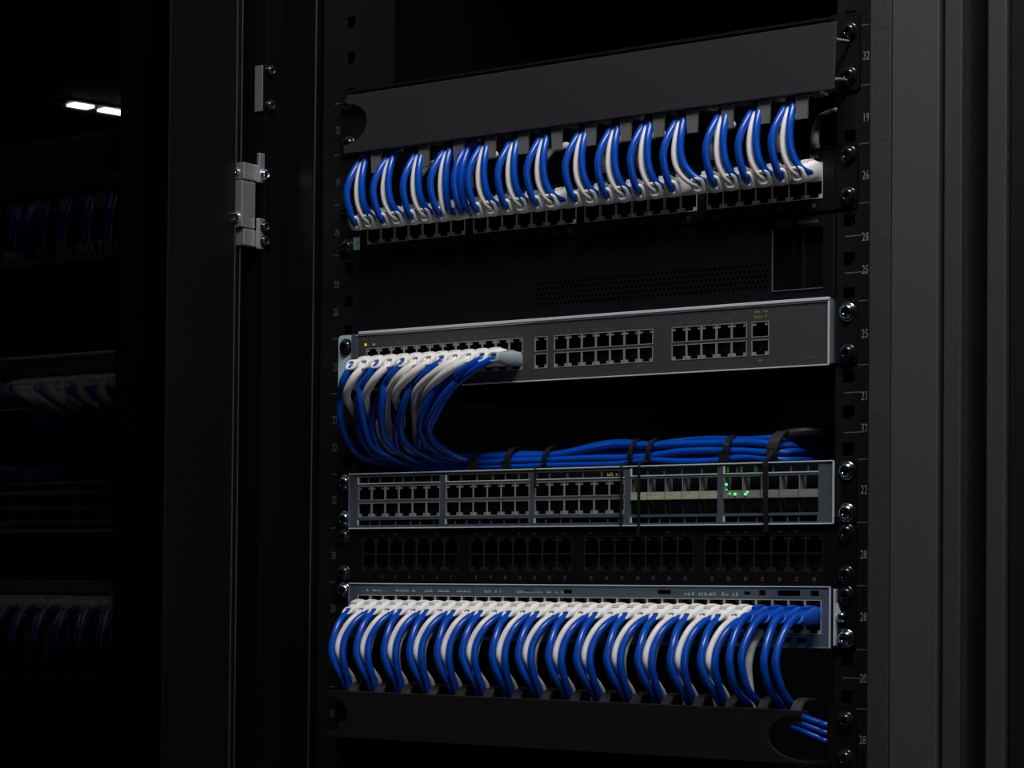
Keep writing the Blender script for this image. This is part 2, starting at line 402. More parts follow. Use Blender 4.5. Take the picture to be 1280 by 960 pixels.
# shift the cover to its place, leaning very slightly back
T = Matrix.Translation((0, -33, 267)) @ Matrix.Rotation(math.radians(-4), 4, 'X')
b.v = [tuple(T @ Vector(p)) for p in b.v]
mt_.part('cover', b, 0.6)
b = MB(); b.plate(-222, 222, 270, 328, 0.2, 2.0, [(-205 + 60 * i, -160 + 60 * i, 282, 316) for i in range(7)], 'matt_black')
b.box(-222, 222, -14, 0.2, 322, 324, 'matt_black')
ear(1, 218, 241, 272, 328, -1.9, -0.1, 'matt_black', b); ear(-1, 218, 241, 272, 328, -1.9, -0.1, 'matt_black', b)
mt_.part('base', b)
for s in (1, -1):
    for z in (314.5, 282.6): mt_.put('screw', SCREW_B, (s * 232.5, -1.9, z))
for z, dz in ((307, 5), (279, -6)):
    b = MB(); b.tube([(233, -4, z), (229, -12, z), (225, -20, z + dz * .4), (224, -24, z + dz)], 1.1, 'port_silver', 8); mt_.part('cover_clip', b)
TOPF = [-180.5, -131.2, -96.8, -65.5, -34.0, -2.4, 28.6, 60.3, 89.4, 118.5, 148.4, 179.0, 209.6]
def hook_mesh_top(m):
    b = MB(); wd = 5.2
    pts = [(-wd, -3), (-wd * .8, -17), (wd * .8, -17), (wd, -3), (wd, 6), (-wd, 6)]
    b.prism(pts, -1.6, 0.2, m)
    b.box(-wd, wd, -1.8, -1.5, 0.5, 3.5, m)             # little lip near the cover
    b.box(-wd, wd, 0.1, 28, 4, 6, m)
    return b.mesh('hook')
HK = hook_mesh_top('hook_plastic')
for x in TOPF: mt_.put('hook', HK, (x, -28.0, 266.5))
for x in TOPF[::2]:
    b = MB(); b.box(x + 11, x + 17, 3, 4.5, 240, 262, 'panel_black')

mb_ = Thing('cable_manager', (0, 0, -208), 'dark cable manager at the bottom whose cover has a round notch at its right end', 'cable manager', None)
cb = d_cover(-210, 226, -207, -169.5, -47, 'cover_shaded', (20, 14), (31, 16.5))
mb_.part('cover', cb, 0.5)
b = MB(); b.box(-222, 186, 0.2, 2.0, -212, -168, 'matt_black'); b.box(-222, 222, -40, 0.2, -209, -207.2, 'matt_black')
ear(1, 218, 241, -212, -168, -1.9, -0.1, 'matt_black', b); ear(-1, 218, 241, -212, -168, -1.9, -0.1, 'matt_black', b)
mb_.part('base', b)
for s in (1, -1):
    for z in (-178.2, -205.0): mb_.put('screw', SCREW_B, (s * 232.5, -1.9, z))
BOTF = [-187.5 + 26.85 * i for i in range(16)]
def hook_mesh_bot(m):
    b = MB(); wd = 4.2
    vs = [(-wd, -8, -8), (wd, -8, -8), (wd, -8, 0), (-wd, -8, 0)]
    # slanted tongue rising from behind the cover towards the rack
    prof = [(-8, -10), (-8, -1), (-3, 5.5), (6, 7.5), (14, 7.0), (14, 5.6), (5, 6.0), (-2, 4.0), (-6.4, -2), (-6.4, -10)]
    n = len(prof); vs = [(-wd, y, z) for y, z in prof] + [(wd, y, z) for y, z in prof]
    fs = [tuple(range(n)), tuple(reversed(range(n, 2 * n)))] + [(i, i + n, (i + 1) % n + n, (i + 1) % n) for i in range(n)]
    b.add(vs, fs, m)
    return b.mesh('hook')
HB = hook_mesh_bot('hook_dark')
for x in BOTF: mb_.put('hook', HB, (x, -36, -169))

# ------------------------------------------------------------ devices
def port_grid(th, cols, rows, meshes, y, name='port'):
    for x in cols:
        for z, me in zip(rows, meshes): th.put(name, me, (x, y, z))
def device_ears(th, br, bl_, z0, z1, zs, mats_r=(SCREW_B, SCREW_B), mats_l=(SCREW_B, SCREW_B), m='panel_black', lm=None, y=-1.8):
    ear(1, 217, 240, z0, z1, y, -0.1, m, br); ear(-1, 217, 241, z0, z1, y, -0.1, lm or m, bl_)
    for z, a, c in zip(zs, mats_r, mats_l):
        th.put('screw', a, (232.5, y, z)); th.put('screw', c, (-232.5, y, z))

# 1 top patch panel
GX = [(-210.7, -109.2), (-101.3, -1.6), (5.8, 107.3), (115.7, 212.4)]
def cols_of(g, n): w_ = (g[1] - g[0]) / n; return [g[0] + w_ * (i + .5) for i in range(n)], w_
pp = Thing('patch_bay', (0, 0, 188), 'black patch panel below the top cable manager, its upper sockets filled by white boots', 'patch panel')
fz0, fz1 = 187.5, 233.0
holes = [(g[0], g[1], 196.5, 222.8) for g in GX]
b = MB(); b.plate(-222, 222, fz0, fz1, -3, 0.5, holes, 'panel_black'); b.box(-219, 219, 12, 60, fz0 + 2, fz1 - 2, 'matt_black')
b.box(-222, 222, -3.8, -3, fz1 - 0.8, fz1, 'panel_black')
n_ = 0
for g in GX:
    cs, w_ = cols_of(g, 7)
    for x in cs:
        n_ += 1; b.text(str(n_), x, 190.3, -3.15, 3.0, 'print_dim', 0.8)
        b.marks(x - 3.2, x + 2.6, 226.2, -3.15, 2.4, 'print_yellow' if n_ % 3 else 'print_dim', n_ + 40)
device_ears(pp, b, b, 188, 234, (225.9, 196.2))
pp.part('faceplate', b)
b = MB(); b.box(-224.5, -218, -3.8, -3.0, 193, 203.5, 'label_tag'); pp.part('label_tag', b)
PW = 14.0
pm_u = port_mesh('port', PW, 13.0, 'port_metal', True, pins=False); pm_l = port_mesh('port_lower', PW, 13.0, 'port_metal', False, pins=False)
TOPCOLS = []
for g in GX:
    cs, w_ = cols_of(g, 7); TOPCOLS += cs; port_grid(pp, cs, (216.2, 203.1), (pm_u, pm_l), -2.6)

# 2 dark vented unit
ex = Thing('rack_appliance', (0, 0, 123), 'black vented rack unit with a recessed window, under the top patch panel', 'rack unit')
vent = []
for r_ in range(5):
    for c_ in range(54):
        x = -40 + c_ * 3.85 + (r_ % 2) * 1.9
        if x < 167: vent.append((x, x + 2.3, 134.5 + r_ * 4.0, 137.0 + r_ * 4.0))
b = MB(); b.plate(-221, 223, 123.5, 184.5, -3, 0, vent + [(171.5, 213, 131.5, 176.5)], 'panel_black', 'matt_black')
b.box(-219, 221, 5.5, 300, 125, 183, 'matt_black')
b.box(221.2, 222.9, -3.8, -3, 126, 183, 'rail'); b.box(-221, -219.4, -3.8, -3, 126, 183, 'rail')
b.marks(175, 211, 179.5, -3.15, 2.8, 'print_dim', 91, 1.0)
ex.part('faceplate', b)
b = MB(); 
for a in ((171.5, 172.3, 131.5, 176.5), (172.3, 213, 131.5, 132.2)): b.box(a[0], a[1], -3.8, -3, a[2], a[3], 'steel_dull')
b.box(171.5, 213, 4.2, 5, 131.5, 176.5, 'gloss_black'); b.box(195, 195.8, -1.0, 4.2, 132, 176, 'rail'); b.box(186, 188, 0, 4.2, 132, 176, 'gloss_black')
ex.part('display_window', b)

# 3 grey switch in the middle
sw = Thing('network_switch', (0, 0, 77), 'grey network switch in the middle, its left half packed with drooping cables', 'network switch')
grp = [(-208.4, -50.0, 12), (-38.6, -26.2, 1), (-20.3, 70.7, 7), (87.0, 151.8, 5), (155.6, 170.4, 1)]
ZU, ZL = 104.6, 91.2; PHt = 11.6
holes = []
for g in grp:
    holes += [(g[0], g[1], ZU - PHt / 2, ZU + PHt / 2), (g[0], g[1], ZL - PHt / 2, ZL + PHt / 2)]
b = MB(); b.plate(-219.5, 219, 76.2, 121.5, -5, -2, holes, 'switch_grey', 'matt_black')
b.box(-219, 218, 8, 250, 77.5, 121, 'matt_black')
for i, x in enumerate([-8, 4, 18, 30, 44, 57, 93, 106, 120, 134]):
    b.marks(x - 2, x + 3, 112.6, -5.1, 1.9, 'print_dim', i + 3)
    b.marks(x - 1, x + 1.5, 81.6, -5.1, 1.8, 'print_dim', i + 30)
for i in range(12): b.marks(-204 + i * 13.3, -199 + i * 13.3, 112.8, -5.1, 1.8, 'print_dim', i + 60)
b.marks(158, 168, 113.2, -5.1, 2.4, 'print_yellow', 5, 0.9); b.marks(158, 168, 117, -5.1, 1.8, 'print_yellow', 6, 0.9)
b.marks(178, 211, 117.3, -5.1, 2.0, 'print_blue', 8); b.marks(200, 208, 81.5, -5.1, 2.0, 'print_dim', 9)
b.marks(162, 165, 81.2, -5.1, 1.8, 'print_white', 10)
b.marks(-213, -207, 117.2, -5.1, 2.0, 'print_blue', 18); b.marks(-204, -199, 117.2, -5.1, 2.0, 'print_blue', 19)
fp = sw.part('faceplate', b)
b = MB(); b.box(-210, -208, -5.6, -5, 112.5, 114.5, 'led_yellow'); b.box(-201, -199.6, -5.6, -5, 112.5, 114, 'latch_print'); sub(fp, 'status_light', b.mesh('status_light', sw.b))
b = MB()
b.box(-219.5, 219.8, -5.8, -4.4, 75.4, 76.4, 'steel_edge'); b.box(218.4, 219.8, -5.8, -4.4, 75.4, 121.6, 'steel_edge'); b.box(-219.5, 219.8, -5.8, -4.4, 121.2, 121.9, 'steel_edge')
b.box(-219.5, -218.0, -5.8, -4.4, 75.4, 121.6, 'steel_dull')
sw.part('trim_frame', b, 0.3)
b = MB(); b.box(-216, 219.5, -2, 90, 122.0, 124.2, 'steel'); b.box(-216, 219.5, -6.5, -2, 122.3, 124.6, 'steel_edge'); sw.part('top_cover', b, 0.4)
b = MB(); b2 = MB(); device_ears(sw, b, b2, 77, 123, (113.3, 83.6), (SCREW_C, SCREW_B), (SCREW_B, SCREW_B), 'rail', 'label_tag')
b.box(219.8, 222.4, -4.0, -0.1, 77, 123, 'steel_dull'); b2.box(-224.5, -220, -5, -0.1, 77, 123, 'steel')
sw.part('mounting_ear', b); sw.part('mounting_ear', b2)
MIDCOLS = None
for g in grp:
    cs, w_ = cols_of(g, g[2])
    if MIDCOLS is None: MIDCOLS = cs
    key = round(w_, 1)
    u = port_mesh('port', w_ - 0.25, PHt, 'port_silver', True); l = port_mesh('port', w_ - 0.25, PHt, 'port_silver', False)
    port_grid(sw, cs, (ZU, ZL), (u, l), -4.8)

# 4 steel framed switch with SFP cages
gs = Thing('network_switch', (0, 0, -38), 'silver framed switch with empty sockets and green lights, beneath the blue cable bundle', 'network switch')
G6 = [(-215.5, -130.2), (-124.5, -42.7), (-37.4, 45.9)]; GS = [(51.7, 127.5), (133.0, 211.4)]
holes = []
for g in G6:
    holes += [(g[0], g[1], -9.6 + 0.6, 3.3 - 0.6 - 3.6 + 0.2), (g[0], g[1], -28.6, -17.6)]
holes = []
Z6U, Z6L, H6 = -9.0, -22.9, 11.6
for g in G6:
    holes += [(g[0], g[1], Z6U - H6 / 2, Z6U + H6 / 2), (g[0], g[1], Z6L - H6 / 2, Z6L + H6 / 2)]
    holes += [(g[0] + 1, g[1] - 1, -0.8, 4.2), (g[0] + 1, g[1] - 1, -35.2, -31.2)]
for g in GS:
    holes += [(g[0], g[1], 0.0, 5.2), (g[0], g[1], -29.6, -2.8), (g[0] + 1, g[1] - 1, -36.0, -31.6)]
b = MB(); b.plate(-225.5, 223.5, -38, 7, -5, -2.5, holes, 'steel_dull', 'steel_dull')
b.box(-222, 221, 9, 300, -37, 6, 'matt_black')
fp = gs.part('faceplate', b)
b = MB()
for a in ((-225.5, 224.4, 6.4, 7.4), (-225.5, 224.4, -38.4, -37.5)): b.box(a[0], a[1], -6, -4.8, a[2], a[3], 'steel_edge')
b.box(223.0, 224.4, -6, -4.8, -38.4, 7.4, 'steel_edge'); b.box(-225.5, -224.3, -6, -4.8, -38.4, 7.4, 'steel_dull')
gs.part('trim_frame', b, 0.3)
b = MB()                                                             # bars in the vent slots
r = random.Random(3)
for g in G6 + GS:
    sfp = g in GS
    zz = ((0.0, 5.2) if sfp else (-0.8, 4.2)); zb = ((-36, -31.6) if sfp else (-35.2, -31.2))
    for zr in (zz, zb):
        x = g[0] + r.uniform(8, 15)
        while x < g[1] - 4:
            b.box(x, x + r.uniform(0.6, 1.4), -4.4, -3.4, zr[0] - .2, zr[1] + .2, 'steel_dull'); x += r.uniform(9, 18)
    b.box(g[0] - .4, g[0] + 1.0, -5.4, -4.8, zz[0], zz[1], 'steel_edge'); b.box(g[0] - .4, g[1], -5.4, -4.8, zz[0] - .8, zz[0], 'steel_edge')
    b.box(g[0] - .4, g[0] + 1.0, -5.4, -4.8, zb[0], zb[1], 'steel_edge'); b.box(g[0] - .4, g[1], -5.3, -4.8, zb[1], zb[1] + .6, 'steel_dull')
b.marks(30, 43, 0.3, -4.5, 3.0, 'latch_print', 77, 1.4)
gs.part('vent_grille', b)
pu = None
for g in G6:
    cs, w_ = cols_of(g, 6)
    if pu is None: pu = port_mesh('port', w_ - 0.3, H6, 'port_silver', True); pl = port_mesh('port', w_ - 0.3, H6, 'port_silver', False)
    port_grid(gs, cs, (Z6U, Z6L), (pu, pl), -4.6)
# transceiver cages: open upper cell, latch strip, dark lower cell
def cage(m, wc):
    b = MB(); b.plate(-wc / 2, wc / 2, -13.4, 13.4, -0.4, 0.6, [(-wc / 2 + .5, wc / 2 - .5, 3.6, 13.0), (-wc / 2 + .25, wc / 2 - .25, -13.2, -2.6)], m if False else 'port_black')
    b.box(-wc / 2 + .3, wc / 2 - .3, -2.0, -0.4, -2.4, 3.4, m)
    b.box(-wc / 2, wc / 2, 9, 9.5, -13.4, 13.4, 'matt_black'); b.box(-wc / 2, -wc / 2 + .5, -1.2, 9, 3.4, 13.4, 'latch_grey'); b.box(-wc / 2, -wc / 2 + .3, 0.6, 9, -13.4, 3.4, 'port_black')
    return b.mesh('transceiver_cage')
cg = [cage('latch', 75.8 / 5 - .2), cage('latch_grey', 78.4 / 5 - .2)]
for gi, g in enumerate(GS):
    cs, w_ = cols_of(g, 5)
    for i, x in enumerate(cs):
        o = gs.put('transceiver_cage', cg[gi], (x, -4.2, -16.2))
        k = MB()
        if gi == 0: k.marks(-5.5, 5 if i != 2 else 2, -1.2, -2.15, 3.4, 'latch_print', i + 11, 1.8); sub(o, 'latch_marking', k.mesh('latch_marking'))
        elif i < 4: k.marks(-4, 4, -1, -2.15, 3.0, 'print_white', i + 5, 1.4); sub(o, 'latch_marking', k.mesh('latch_marking'))
for x, z, r_ in ((136.2, -8.4, 0.95), (143.5, -15.6, 1.0), (152.3, -15.8, 0.9), (153.8, -14.4, 0.7), (136.4, -12.2, 0.5), (139.0, -15.2, 0.5)):
    b = MB(); b.lathe((x, -6.3, z), [(r_, 0), (r_, 0.8), (r_ * .6, 1.2)], 'led_green', 12); gs.part('status_light', b)
for x in (134.5, 146, 157.5):
    b = MB(); b.box(x, x + 1.1, -3.2, -2.0, 0.8, 4.6, 'led_dim'); gs.part('light_pipe', b)
b = MB(); b2 = MB(); device_ears(gs, b, b2, -38, 7, (0.0, -30.0), (SCREW_C, SCREW_C), (SCREW_C, SCREW_C), 'panel_black')
b.box(224.4, 228.6, -1.9 - 0.9, -1.7, -38, 7, 'rail'); gs.part('mounting_ear', b); gs.part('mounting_ear', b2)
b = MB(); b.box(224.6, 228.5, -6, -2.8, -37, -32.5, 'chrome'); gs.part('clip', b, 0.4)

# 5 dark patch panel
dp = Thing('patch_bay', (0, 0, -83), 'empty all black patch panel between the two silver switches', 'patch panel')
GD = [(-212.2, -113.0), (-101.8, -3.0), (7.7, 106.2), (115.3, 214.4)]
b = MB(); b.plate(-222, 226, -82, -39.2, -3, 0, [(g[0], g[1], -72.4, -45.6) for g in GD], 'panel_black'); b.box(-219, 219, 12, 60, -81, -41, 'matt_black')
for gi, g in enumerate(GD):
    cs, w_ = cols_of(g, 7)
    for i, x in enumerate(cs):
        b.text(str(gi * 7 + i + 1), x, -79.0, -3.15, 3.0, 'print_dim', 0.7)
        if (i + gi) % 3: b.marks(x - 2.5, x + 1.5, -43.6, -3.15, 2.2, 'print_dim', i + gi * 7)
device_ears(dp, b, b, -82.5, -39, (-44.5, -74.5))
dp.part('faceplate', b)
du = port_mesh('port', 13.8, 13.2, 'port_black', True, fr=.5); dl = port_mesh('port', 13.8, 13.2, 'port_black', False, fr=.5)
for g in GD: port_grid(dp, cols_of(g, 7)[0], (-52.3, -65.7), (du, dl), -2.6)

# 6 bottom switch
bs = Thing('network_switch', (0, 0, -127), 'blue grey steel switch near the bottom, its whole front covered by looping cables', 'network switch')
NB = 32; BP = 13.42; BX0 = -208.3
BOTCOLS = [BX0 + BP * i for i in range(NB)]
ZBU, ZBL = -98.5, -111.0
slots = [(75.9, 87.9, -89.4, -86.2), (163.0, 168.6, -89.6, -85.8), (178.4, 197.2, -89.8, -85.8), (205.2, 212.4, -89.8, -86.0), (150.5, 156, -89.2, -86.8), (-10, -1.5, -89.6, -86.6), (-46, -37, -89.2, -87)]
holes = [(-214.8, 214.8, -117.6, -92.2)] + slots
lower = []
r = random.Random(5); x = -205
while x < 205:
    ww = r.uniform(7, 16); lower.append((x, x + ww, -123.6, -119.8)); x += ww + r.uniform(3, 9)
b = MB(); b.plate(-224.8, 221.5, -126.6, -83.2, -5, -2.5, holes + lower, 'steel', 'steel_dull')
b.box(-222, 221, 9, 300, -125, -85, 'matt_black')
for i in range(10):
    if i < 7: b.marks(-205 + i * 30, -190 + i * 30 + (i % 3) * 5, -89.4, -5.1, 2.2, 'label_tag', i + 20, 1.5)
b.marks(100, 145, -90.0, -5.1, 2.6, 'label_tag', 39, 2.4); b.box(-214.8, 214.8, -2.4, -1.4, -92.9, -92.2, 'matt_black')
bs.part('faceplate', b)
b = MB()
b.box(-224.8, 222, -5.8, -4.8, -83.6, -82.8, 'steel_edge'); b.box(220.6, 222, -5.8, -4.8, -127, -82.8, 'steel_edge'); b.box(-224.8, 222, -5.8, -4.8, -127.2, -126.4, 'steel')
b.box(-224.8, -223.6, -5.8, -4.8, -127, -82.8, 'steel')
b.box(224.2, 225.8, -5.8, -1.9, -125, -84.5, 'steel_edge')
bs.part('trim_frame', b, 0.3)
b = MB(); b2 = MB(); device_ears(bs, b, b2, -126.5, -83.5, (-88.9, -119.6), (SCREW_B, SCREW_C), (SCREW_C, SCREW_B), 'panel_black')
b.box(222, 229, -2.8, -1.7, -126, -83.5, 'rail')
bs.part('mounting_ear', b); bs.part('mounting_ear', b2)
b = MB(); b.lathe((229, -2.6, -104.5), [(4, 0), (3.6, 1.5), (2.2, 2.6), (1, 2.9)], 'chrome', 14); b.prism([(224.6, -106), (230, -104), (226.6, -95), (225, -94)], -4.2, -2.6, 'steel_edge'); bs.part('clip', b)
bu = port_mesh('port', BP - .25, 12.2, 'port_metal', True, sh='port_black'); bl = port_mesh('port', BP - .25, 12.2, 'port_metal', False)
port_grid(bs, BOTCOLS, (ZBU, ZBL), (bu, bl), -4.6)

# ------------------------------------------------------------ patch cables
def ring(w_, h_, y, zc, dx=0.0, n=16, p=3.2):
    out = []
    for k in range(n):
        t = 2 * math.pi * k / n; c, s = math.cos(t), math.sin(t)
        out.append((dx + w_ / 2 * math.copysign(abs(c) ** (2 / p), c), y, zc + h_ / 2 * math.copysign(abs(s) ** (2 / p), s)))
    return out
def loft(b, rings, mt, cap=True):
    n = len(rings[0]); vs = [p for r_ in rings for p in r_]; fs = []
    for i in range(len(rings) - 1):
        for k in range(n):
            k2 = (k + 1) % n; fs.append((i * n + k, (i + 1) * n + k, (i + 1) * n + k2, i * n + k2))
    b.add(vs, fs, mt, True)
    if cap: b.add(rings[0], [tuple(range(n))], mt); b.add(rings[-1], [tuple(reversed(range(n)))], mt)
def turned(w_, h_, y, zc, ang):
    out = []
    for x, _, z in ring(w_, h_, 0, 0):
        out.append((x, y - z * math.sin(ang), zc + z * math.cos(ang)))
    return out
def boot_mesh(mt, L=26.0, drop=3.0, w0=12.4, h0=12.6, ang=0.0, co=0.76):
    """moulded boot from the socket face outwards; the collar turns by ang (positive = its mouth faces up)"""
    b = MB(); a = ang; sg = -1 if a > 0 else 1
    loft(b, [turned(w0, h0, 0.5, 0, 0), turned(w0, h0, -7, 0, 0), turned(w0 * .97, h0 * .98, -11, -drop * .25, a * .2), turned(w0 * .86, h0 * .88, -16, -drop * .6, a * .45),
             turned(w0 * .78, h0 * .76, -L + 6, -drop * .85, a * .7), turned(w0 * co, h0 * co, -L + 2.5, -drop, a), turned(w0 * co * .97, h0 * co * .97, -L + .5, -drop, a),
             turned(w0 * .46, h0 * .46, -L + .2, -drop, a), turned(w0 * .40, h0 * .38, -L + 2, -drop, a)], mt)
    # latch guard: a raised tongue on the top
    zt = h0 / 2
    q = [(-3.4, 0, zt - 1.0), (3.4, 0, zt - 1.0), (3.2, -8, zt + .7), (2.8, -15, zt - 1.0), (-2.8, -15, zt - 1.0), (-3.2, -8, zt + .7)]
    lo = [(x, y, z - 2.0) for x, y, z in q]
    b.add(q + lo, [(0, 1, 2, 5), (5, 2, 3, 4), (6, 11, 8, 7), (11, 10, 9, 8), (0, 5, 11, 6), (5, 4, 10, 11), (4, 3, 9, 10), (3, 2, 8, 9), (2, 1, 7, 8), (1, 0, 6, 7)], mt)
    return b.mesh('boot')
def plug_mesh():
    b = MB(); b.box(-5.6, 5.6, -1, 7.5, -3.6, 3.6, 'clear_plastic'); b.box(-1.6, 1.6, -1, 6, 3.6, 4.4, 'clear_plastic'); return b.mesh('plug')
PLUG = plug_mesh()
B_W = boot_mesh('white_boot', 24, 2.5, 12.6, 12.6, -0.75); B_B = boot_mesh('blue_boot', 27, 2.5, 13.0, 13.4, -0.7)
B_WU = boot_mesh('white_boot', 26, 5.5, 13.6, 15.0, 0.5, 0.86); B_M = boot_mesh('white_boot', 29, 1.5, 12.8, 14.0, -0.5); B_C = boot_mesh('clear_boot', 31, 1.0, 12.2, 11.4, -0.2)
R_C = 2.85
def cable(port, boot, pts, mt, label, group, r=R_C, by=-2.6):
    t = Thing('patch_cable', (port[0], by, port[1]), label, 'cable', group)
    c = MB(); c.tube(spline(pts), r, mt, 12); t.part('cord', c)
    t.put('boot', boot, (port[0], by - 0.4, port[1])); t.put('plug', PLUG, (port[0], by, port[1]))
    return t
def loose(pts, mt, label, group, r=R_C):
    c = MB(); c.tube(spline(pts), r, mt, 12)
    return single('patch_cable', c, pts[0], label, 'cable', group)

# top patch panel: fifteen clusters rising behind the manager's cover
TRI = [-195.5, -168.0, -141.6, -115.3, -93.8, -70.7, -41.6, -12.7, 19.9, 51.5, 83.0, 113.5, 142.7, 172.4, 203.0]
zt = 216.0
used = []
def near(x):
    c = [p for p in TOPCOLS if p not in used]; q = min(c, key=lambda p: abs(p - x)); used.append(q); return q
for i, x in enumerate(TRI):
    kx = .72 + .28 * (x + 208) / 412
    o = ORD[i]; gname = 'cables rising from the top patch panel'
    jx = random.Random(i).uniform(-1, 1)
    pi = 2 * i if i < 4 else (7 if i == 4 else 2 * i - 2)
    pa = TOPCOLS[pi]
    tgt = x + 7
    def rise(px, dx_b, dx_t, bul, zz=zt - 6.5, y0=-20):
        xb = pa + dx_b; e = bul - 34
        return [(px, y0, zz + .5), (px, -26, zz + .8), (px * .5 + xb * .5, -30 - e * .4, zz + 6), (xb + (px - xb) * .12, -33 - e * .8, zz + 15), (xb, -34 - e, zz + 25), (xb + (dx_t - dx_b) * .3, -32.5 - e * .8, zz + 35), (xb + (dx_t - dx_b) * .7, -28.5 - e * .4, zz + 45), (pa + dx_t, -23, zz + 54), (pa + dx_t + 2, -17, zz + 64), (pa + dx_t + 3, -12, zz + 80)]
    if i == 4:
        cable((pa, zt), B_WU, rise(pa, -1.5, 1, 36), 'blue_pvc', f'left strand of the close blue pair, fifth cable cluster in the top patch panel', gname)
        loose(rise(pa + 6, 4, 5, 34), 'blue_pvc', 'twisted blue patch cable, right strand of the close blue pair at the top panel', gname)
        continue
    cable((pa, zt), B_WU, rise(pa, -1.5 + jx, 3, 37), 'blue_pvc', f'front blue patch cable of the {o} cluster from the left, top patch panel', gname)
    pb = TOPCOLS[pi + 1] if i != 3 else pa + 5
    white = (lambda port, boot, pts, m, lab, g_, r: loose(pts, m, lab, g_, r)) if i == 3 else cable
    white((pb, zt), B_WU, rise(pb, 4.8 + jx, 5.5, 32), 'white_pvc', f'white patch cable of the {o} cluster from the left, top patch panel', gname, r=2.3)
    loose(rise(pb + 3.6, 10.8 + jx, 9.5, 33, zt - 3.5, -16), 'blue_pvc', f'rear blue patch cable of the {o} cluster from the left, top patch panel', gname)
# pale loops seen in the shadow behind the hooks
for i in (0, 2, 5, 7, 8, 10, 12, 13):
    x = TRI[i] + 25
    loose([(x, 14, 236), (x + 1, 11, 243), (x + 1, 14, 252), (x, 26, 262), (x - 2, 50, 270)], 'white_pvc', f'pale cable in shadow behind the hooks, after the {ORD[i]} cluster', 'pale cables behind the top hooks', 3.2)

# bottom switch: fourteen trios looping down into the bottom manager, then four all-blue cables
for i in range(14):
    x = -207.6 + 27.02 * i; o = ORD[i]; gname = 'cables looping down from the bottom switch'
    kx = .68 + .32 * i / 17
    pa, pb = BOTCOLS[2 * i], BOTCOLS[2 * i + 1]
    zb = -103.0; jx = random.Random(i + 50).uniform(-1.2, 1.2)
    def fall(px, dx_b, dx_t, bul, zz=zb - 3.5, low=0, y0=-19):
        q = lambda v: -25 - (v - 25) * kx
        e = bul - 56
        return [(px, y0, zz + 1), (px, -25, zz - .5), (px * .55 + (x + dx_b) * .45, q(41 + e * .5), zz - 8), (x + dx_b, q(52 + e), zz - 20), (x + dx_b, q(56 + e), zz - 32), (x + dx_b * .6 + dx_t * .4, q(52 + e) + low * .5, zz - 44), (x + dx_t * .8 + dx_b * .2, q(44 + e * .6) + low, zz - 54), (x + dx_t, -33 + low, zz - 64), (x + dx_t + 3, -24 + low, zz - 76), (x + dx_t + 8, -16, zz - 88)]
    cable((pa, zb), B_W, fall(pa, 0 + jx, 6.5, 56), 'blue_pvc', f'front blue patch cable of the {o} trio from the left, bottom switch', gname)
    cable((pb, zb), B_W, fall(pb - .8, 4.6 + jx * .8, 8.5, 52, low=8), 'white_pvc', f'white patch cable in the {o} trio from the left, bottom switch', gname, r=2.5)
    loose(fall(pb + 4.2, 9.6 + jx, 11.0, 52, zb - 4.5, -1, -15), 'blue_pvc', f'rear blue patch cable of the {o} trio from the left, bottom switch', gname)
    if i not in (5,):
        q = 17 + (i * 7 % 4)
        loose([(x + q, -3, -116), (x + q + 1, -16, -126), (x + q, -20, -140), (x + q, -18, -156), (x + q + 1, -14, -172)], 'white_pvc', f'pale cable in shadow behind the {o} trio of the bottom switch', 'pale cables behind the bottom trios', 2.8)
names = ['leftmost', 'second', 'third', 'rightmost']
for k, (cx_, bx) in enumerate(((168.5, BOTCOLS[28]), (178.4, BOTCOLS[29]), (196.5, BOTCOLS[30]), (206.0, BOTCOLS[31]))):
    zb = -103.6; kx = .97
    pts = [(bx, -26, zb - 1), (bx - .5, -32, zb - 1.8), (bx * .5 + cx_ * .5, -44, zb - 10), (cx_, -54.5, zb - 26), (cx_, -55, zb - 38), (cx_ + 1, -48, zb - 53), (cx_ + 2 - k, -32, zb - 64), (cx_ - 4 - k * 4, -18, zb - 72), (cx_ - 14 - k * 7, -12, zb - 80)]
    cable((bx, zb), B_B, pts, 'blue_pvc', f'{names[k]} of the four all-blue booted cables at the right end, bottom switch', 'blue booted cables at the right end of the bottom switch')
# two cables leaving through the notch of the bottom manager
for k in range(3):
    loose([(172, 8 + k, -173 - k * 4), (192, 7, -177 - k * 5), (206, 8, -181 - k * 5.5), (216, 12, -183 - k * 6), (236, 50, -184 - k * 6)], 'blue_pvc', ['uppermost', 'middle', 'lowest'][k] + ' blue cable crossing the round notch of the bottom manager', 'blue cables in the manager notch', 2.6)

